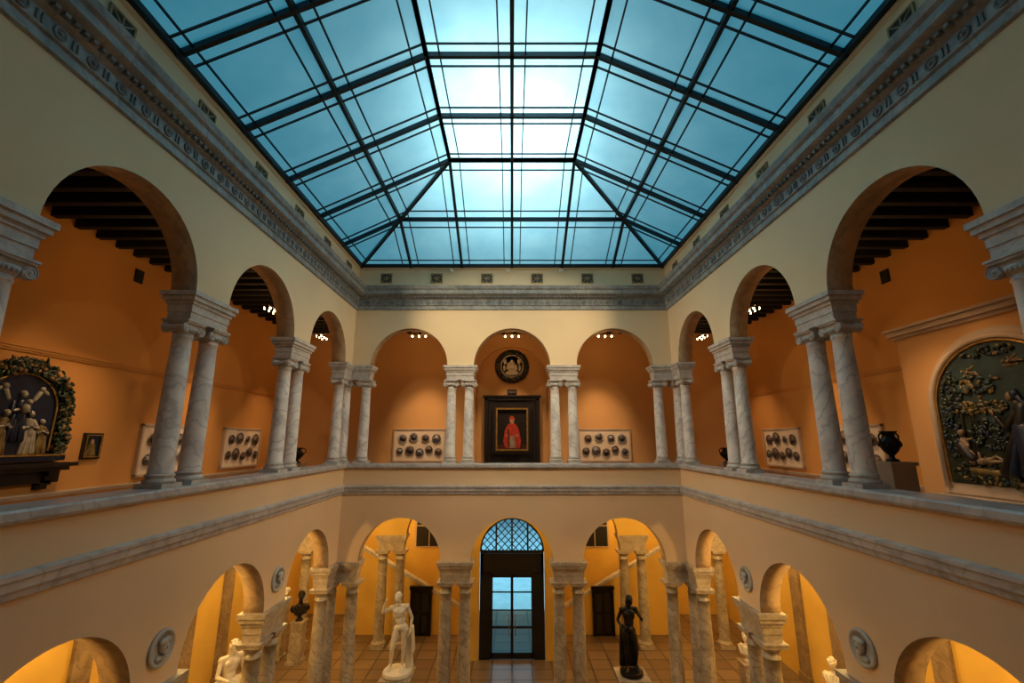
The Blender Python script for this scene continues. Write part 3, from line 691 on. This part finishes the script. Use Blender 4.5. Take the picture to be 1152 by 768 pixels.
# roundel above portrait
mb=MB(); mb.lathe([(.74,0),(.74,.06),(.55,.08),(.50,.04),(0,.04)],n=40,m=2,axis='y')
pts=[(.62*math.cos(2*pi*i/40),-.06,.62*math.sin(2*pi*i/40)) for i in range(41)]; wreath(mb,pts,.10,330,0,1,2)
mb.lathe([(.50,.05),(.50,.09),(.46,.09),(.46,.05)],n=40,m=3,axis='y')
mb.ell((0,-.12,.16),(.1,.09,.12),3); mb.ell((0,-.08,-.08),(.2,.08,.26),3); mb.ell((-.14,-.1,-.02),(.1,.08,.18),3); mb.ell((.15,-.12,.0),(.08,.07,.09),3); mb.ell((.14,-.1,-.14),(.1,.08,.12),3); mb.cap((-.22,-.1,-.1),(.1,-.16,-.16),.05,.04,3); mb.ell((0,-.05,-.3),(.3,.06,.12),3)
for s_ in(-1,1): mb.ell((s_*.3,-.06,.2),(.08,.05,.12),3); mb.ell((s_*.33,-.06,-.08),(.06,.05,.14),3)
mb.build('glazed_roundel_relief',[M_green,M_fruit,M_blue,M_white],(0,OY1-.005,10.9))
mb=MB(); mb.box(-.2,.2,-.04,0,-.11,.11,0); mb.box(-.16,.16,-.045,-.04,-.08,.08,1)
for i in range(4): mb.box(-.13+.075*i,-.09+.075*i,-.05,-.045,-.05,.05,2)
mb.build('exit_sign',[M_black,M_blue,M_oilw],(0,OY1,9.78))
# portrait
def frame(mb,w,h,t,d,m):
    for (a,b2,c,e) in((-w/2-t,w/2+t,h/2,h/2+t),(-w/2-t,w/2+t,-h/2-t,-h/2),(-w/2-t,-w/2,-h/2,h/2),(w/2,w/2+t,-h/2,h/2)): mb.box(a,b2,-d,0,c,e,m)
    for (a,b2,c,e) in((-w/2-t*.35,w/2+t*.35,h/2,h/2+t*.35),(-w/2-t*.35,w/2+t*.35,-h/2-t*.35,-h/2),(-w/2-t*.35,-w/2,-h/2,h/2),(w/2,w/2+t*.35,-h/2,h/2)): mb.box(a,b2,-d-.02,-d+.01,c,e,m+1)
mb=MB(); frame(mb,1.22,1.62,.19,.12,0); mb.box(-.61,.61,-.03,0,-.81,.81,2)
mb.prism([(-.61,-.81),(.61,-.81),(.61,-.6),(-.61,-.64)],-.034,-.03,7)
def sc(P,k=.84,dz=-.02): return [(x*k*.9,z*k+dz) for x,z in P]
mb.prism(sc([(-.38,-.9),(.42,-.9),(.50,-.55),(.40,-.05),(.24,.24),(.08,.33),(-.08,.33),(-.24,.24),(-.40,-.05),(-.48,-.55)]),-.038,-.03,3)
mb.prism(sc([(-.16,-.88),(.18,-.88),(.13,-.3),(-.09,-.3)]),-.041,-.03,6)
mb.prism(sc([(-.24,.05),(-.16,.0),(-.14,-.85),(-.2,-.85)]),-.0415,-.03,2)
mb.prism(sc([(.13*math.cos(2*pi*i/18),.45+.17*math.sin(2*pi*i/18)) for i in range(18)]),-.042,-.03,4)
mb.prism(sc([(.15*math.cos(pi*i/9),.51+.17*math.sin(pi*i/9)) for i in range(10)]),-.045,-.03,3)
for s_ in(-1,1): mb.prism(sc([(s_*.28+.06*math.cos(2*pi*i/10),-.28+.07*math.sin(2*pi*i/10)) for i in range(10)]),-.044,-.03,4)
for s_ in(-1,1): mb.prism(sc([(s_*.05+.018*math.cos(2*pi*i/8),.46+.01*math.sin(2*pi*i/8)) for i in range(8)]),-.046,-.03,2)
mb.build('cardinal_portrait_painting',[M_oild,M_gold,M_oild,M_red,M_flesh,M_oily,M_oilw,M_dred],(0,OY1-.20,8.2))
# left lunette relief
mb=MB(); r0=.98; A_=[(r0*math.cos(pi*i/30),r0*math.sin(pi*i/30)) for i in range(31)]
outl=A_+[(-r0,-.9),(r0,-.9)]
mb.prism(outl,-.08,0,2)
pts=[(.88,-.1,-.8)]+[(.88,-.1,-.8+.1*i) for i in range(8)]+[(.88*math.cos(pi*i/24),-.1,.88*math.sin(pi*i/24)) for i in range(25)]+[(-.88,-.1,-.1*i) for i in range(9)]
wreath(mb,pts,.13,700,0,1,4)
mb.tube([(.70*x_/.88,-.1,z_*(.70/.88) if z_>0 else z_) for x_,_,z_ in pts],.022,4,6)
rfig(mb,.0,-.62,1.0,3,0,2); rfig(mb,-.27,-.86,.86,3,.12,5); rfig(mb,.27,-.86,.86,3,-.12,3); rfig(mb,-.52,-.86,.7,3,.15); rfig(mb,.52,-.86,.7,3,-.15,5)
mb.ell((0.0,-.2,.02),(.07,.08,.10),3); mb.ell((.02,-.24,.14),(.05,.05,.055),3)
for s_ in(-1,1): mb.ell((s_*.34,-.1,.42),(.055,.05,.06),3); mb.ell((s_*.44,-.08,.36),(.10,.03,.04),3,8,Matrix.Rotation(s_*.6,3,'Y')); mb.cap((s_*.32,-.08,.35),(s_*.24,-.08,.2),.05,.04,3)
mb.box(-1.0,1.0,-.2,0,-1.0,-.88,2); mb.box(-1.0,1.0,-.22,0,-.90,-.87,4)
mb.build('glazed_lunette_relief',[M_green,M_fruit,M_blue,M_tin,M_gold,M_oily],(-OX+.005,8.75,8.34),pi/2)
mb=MB(); mb.box(-1.15,1.15,-.38,0,-.08,0,0); mb.box(-1.05,1.05,-.30,0,-.16,-.08,0); mb.box(-1.0,1.0,-.16,0,-.40,-.16,0)
for s_ in(-1,1):
    for k in range(4): mb.box(s_*.75-.11,s_*.75+.11,-.30+.07*k,0,-.26-.09*k,-.16-.09*k+.001,0)
mb.build('console_shelf',[M_oild],(-OX,8.75,7.30),pi/2)
# small painting left
mb=MB(); frame(mb,.34,.46,.06,.06,0); mb.box(-.17,.17,-.03,0,-.23,.23,2); mb.prism([(-.13,-.22),(.12,-.22),(.08,.05),(-.07,.06)],-.035,-.03,3); mb.prism([(.045*math.cos(2*pi*i/14),.10+.055*math.sin(2*pi*i/14)) for i in range(14)],-.037,-.03,4); mb.prism([(-.16,-.23),(.16,-.23),(.16,-.15),(-.16,-.12)],-.033,-.03,5); mb.prism([(-.16,-.05),(-.05,.0),(-.02,.2),(-.16,.2)],-.033,-.03,5)
mb.build('small_panel_painting',[M_black,M_gold,M_oilb,M_oily,M_flesh,M_oilg],(-OX,10.5,7.62),pi/2)
# vents
mb=MB(); mb.box(-.13,.13,-.03,0,-.17,.17,0)
for i in range(6): mb.box(-.11,.11,-.045,-.03,-.14+.05*i,-.12+.05*i,1)
vm=mb.mesh('wall_vent',[M_dark,M_black])
place('wall_vent',vm,(-OX,10.9,11.9),pi/2); place('wall_vent',vm,(OX,10.9,11.9),-pi/2)
# right altarpiece block
mb=MB(); mb.box(OX-.22,OX,6.4,10.7,6.0,10.15,0); mb.box(OX-.28,OX,6.35,10.75,10.15,10.22,1); mb.box(OX-.36,OX,6.3,10.8,10.22,10.34,1); mb.box(OX-.42,OX,6.25,10.85,10.34,10.40,1); mb.build('wall_right_projection',[M_peach,M_boardf])
mb=MB()
def archpts(r,zb,zs=.0,N=30): return [(r*math.cos(pi*i/N),zs+r*math.sin(pi*i/N)) for i in range(N+1)]+[(-r,zb),(r,zb)]
mb.prism(archpts(1.56,-1.75),-.06,0,0); mb.prism(archpts(1.50,-1.72),-.10,-.05,0)
pt=[(1.38,-.12,-1.6)]+[(1.38*math.cos(pi*i/30),-.12,1.38*math.sin(pi*i/30)) for i in range(31)]+[(-1.38,-.12,-1.6)]
mb.tube(pt,.06,0,8); mb.tube([(x_*.93,-.13,z_*.93) for x_,_,z_ in pt],.025,1,6)
mb.prism(archpts(1.25,-1.5),-.12,-.05,2)
Y=-.12
mb.prism([(1.22*math.cos(pi*i/30),1.22*math.sin(pi*i/30)) for i in range(31)]+[(-1.22,-.25),(-.6,-.1),(-.2,-.3),(.3,-.05),(.8,-.2),(1.22,-.1)],-.125,-.05,3)
rr=random.Random(11)
def leaves(cx,cz,rx,rz_,n,ms=(4,),s=.05):
    for i in range(n):
        a=rr.uniform(0,2*pi); q=math.sqrt(rr.random()); x=cx+rx*q*math.cos(a); z=cz+rz_*q*math.sin(a)
        if x*x+max(z,0)**2>1.2**2 or z<-1.48: continue
        mb.ell((x,Y-rr.uniform(0,.05),z),(s*rr.uniform(.7,1.3),.02,s*rr.uniform(.4,.8)),rr.choice(ms),7,Matrix.Rotation(rr.uniform(0,pi),3,'Y'))
leaves(-.9,.35,.22,.5,110,(4,4,5,4)); leaves(.95,.2,.25,.65,110,(4,5,4)); leaves(0,-1.25,1.2,.25,200,(4,4,9,5)); leaves(-1.05,-.4,.2,.6,90,(4,5)); leaves(-.35,.0,.5,.14,110,(9,4,9)); leaves(-.2,-.5,.5,.3,120,(4,5,4)); leaves(0,1.08,.5,.1,50,(9,5,4)); leaves(-.3,.45,.4,.25,50,(9,3,3),.07)
for x0 in(-.8,.98): mb.cap((x0,Y,-.9),(x0+.03,Y,.4),.04,.025,10)
def kneel(x,z,k,robe,mantle,fl,veil,dirn):
    f=dirn
    mb.cap((x,Y,z+.55*k),(x-.02*f*k,Y,z+.88*k),.15*k,.11*k,robe); mb.cap((x+.14*f*k*-1,Y-.01,z+.12*k),(x,Y-.01,z+.6*k),.24*k,.15*k,mantle)
    for i in range(7): mb.cap((x-.1*f*k+.03*i*f*k,Y-.06,z+.62*k),(x-.42*f*k+.13*i*f*k,Y-.04-.02*(i%2),z+.02*k),.05*k,.07*k,mantle if i%3 else robe,8)
    hx=x+.07*f*k; mb.cap((x,Y,z+.9*k),(hx,Y-.02,z+1.0*k),.035*k,.03*k,fl)
    mb.ell((hx+.02*f*k,Y-.05,z+1.05*k),(.05*k,.045*k,.07*k),fl,14); mb.ell((hx-.025*f*k,Y-.035,z+1.07*k),(.065*k,.05*k,.08*k),veil,12); mb.cap((hx-.065*f*k,Y-.03,z+1.04*k),(x-.12*f*k,Y-.03,z+.82*k),.04*k,.06*k,veil,8)
    mb.ell((hx+.07*f*k,Y-.055,z+1.04*k),(.012*k,.014*k,.016*k),fl,8)
    mb.cap((x+.02*f*k,Y-.06,z+.84*k),(x+.20*f*k,Y-.09,z+.62*k),.06*k,.045*k,robe,8); mb.cap((x+.20*f*k,Y-.09,z+.62*k),(x+.30*f*k,Y-.10,z+.78*k),.04*k,.026*k,robe,8)
    mb.ell((x+.32*f*k,Y-.11,z+.83*k),(.018*k,.018*k,.045*k),fl,8)
kneel(.36,-1.25,1.35,10,5,7,5,-1)
def baby(x,z,k,a,m=7):
    c,s_=math.cos(a),math.sin(a)
    def P(u,v,dy=0): return (x+(u*c-v*s_)*k,Y-.05+dy,z+(u*s_+v*c)*k)
    mb.cap(P(0,0),P(.22,.02),.075*k,.06*k,m); mb.ell(P(-.16,.03,-.02),(.075*k,.07*k,.08*k),m,12); mb.cap(P(.02,.05),P(.02,.2),.035*k,.025*k,m,8); mb.cap(P(.05,-.04,-.03),P(.16,.08,-.03),.03*k,.022*k,m,8)
    mb.cap(P(.22,0),P(.38,.08),.05*k,.036*k,m,8); mb.cap(P(.38,.08),P(.5,-.02),.033*k,.025*k,m,8); mb.cap(P(.22,-.02),P(.42,-.04),.05*k,.036*k,m,8); mb.cap(P(.42,-.04),P(.56,-.05),.032*k,.025*k,m,8)
mb.cap((-.75,Y,-1.22),(-.1,Y,-1.26),.08,.07,9); baby(-.55,-1.05,.85,.15)
baby(-.80,-.62,.85,-1.35); mb.cap((-.88,Y-.02,-.75),(-.70,Y-.02,-1.0),.11,.12,10,8); mb.cap((-.62,Y-.05,-.95),(-.57,Y-.05,-.1),.012,.012,10,6); mb.cap((-.68,Y-.05,-.25),(-.48,Y-.05,-.25),.012,.012,10,6)
for x,z in((-.45,.72),(.35,.82)): baby(x,z,.42,rr.uniform(-.4,.4)); mb.ell((x,Y,z-.06),(.16,.03,.05),9,10); mb.ell((x+.05,Y,z+.08),(.10,.02,.03),9,8,Matrix.Rotation(-.6,3,'Y'))
leaves(.1,-1.42,1.1,.1,90,(4,9))
mb.build('altarpiece_relief',[M_boardf,M_gold,M_oilg,M_oils,M_oilg,M_oilb,M_red,M_flesh2,M_oilw,M_oily,M_oild],(OX-.225,8.57,8.38),-pi/2)
mb=MB(); mb.box(-1.7,1.7,-.35,0,-.1,0); mb.box(-1.6,1.6,-.28,0,-.6,-.1); mb.box(-1.7,1.7,-.33,0,-.63,-.55); mb.build('marble_altar_ledge',[M_cap2],(OX-.225,8.57,6.63),-pi/2)
# vases
def vase(loc,k,kx=None,mat=M_bronze):
    mb=MB(); mb.lathe([(0,0),(.12,0),(.13,.03),(.06,.06),(.05,.1),(.14,.18),(.2,.27),(.2,.35),(.13,.42),(.11,.46),(.17,.52),(.16,.53),(.1,.47),(0,.45)],n=24)
    for s_ in(-1,1): mb.tube([(s_*.18,0,.3),(s_*.26,0,.36),(s_*.27,0,.45),(s_*.2,0,.5),(s_*.14,0,.47)],.018,0,8)
    for i in range(12): a=2*pi*i/12; mb.ell((.19*math.cos(a),.19*math.sin(a),.3),(.03,.03,.05),0,8)
    o=mb.build('bronze_urn',[mat],loc,.2,None,k)
    if kx: o.scale=(kx,kx,k)
pedestal((6.75,8.15,6.0),1.38,.42); vase((6.75,8.15,7.38),1.0,.8)
for sx in(-1,1): pedestal((sx*7.3,15.6,6.0),1.0,.42); vase((sx*7.3,15.6,7.0),.95)
mb=MB(); mb.box(-.8,.8,-.25,.25,.4,.47); 
for sx in(-1,1):
    for sy in(-1,1): mb.box(sx*.7-.04,sx*.7+.04,sy*.18-.04,sy*.18+.04,0,.4)
bme=mb.mesh('wooden_bench',[M_dark]); place('wooden_bench',bme,(-3.6,17.2,6.0)); place('wooden_bench',bme,(3.6,17.2,6.0))

# ------------------------------------------------------------ daylight
w=bpy.data.worlds.new('sky'); bpy.context.scene.world=w; w.use_nodes=True
bg=w.node_tree.nodes['Background']; bg.inputs['Color'].default_value=(.12,.52,.72,1); bg.inputs['Strength'].default_value=.22
def area(loc,sx,sy,e,col,nm='attic_daylight'):
    l=bpy.data.lights.new('daylight','AREA'); l.shape='RECTANGLE'; l.size=sx; l.size_y=sy; l.energy=e; l.color=col
    o=bpy.data.objects.new(nm,l); bpy.context.scene.collection.objects.link(o); o.location=loc; return o
area((0,10.7,17.8),3.4,6.0,310,(.66,.94,1.0))
area((0,31,11),30,16,4000,(.58,.84,1.0),'street_daylight')

cam=bpy.data.cameras.new('camera'); co_=bpy.data.objects.new('camera',cam); bpy.context.scene.collection.objects.link(co_)
cam.sensor_width=36; cam.lens=500/1152*36; cam.clip_start=.02
co_.location=(0,0,EYE); co_.rotation_euler=(math.radians(90+12.517),0,0)
bpy.context.scene.camera=co_
sc_=bpy.context.scene; sc_.view_settings.view_transform='Standard'; sc_.view_settings.look='None'; sc_.view_settings.exposure=.3
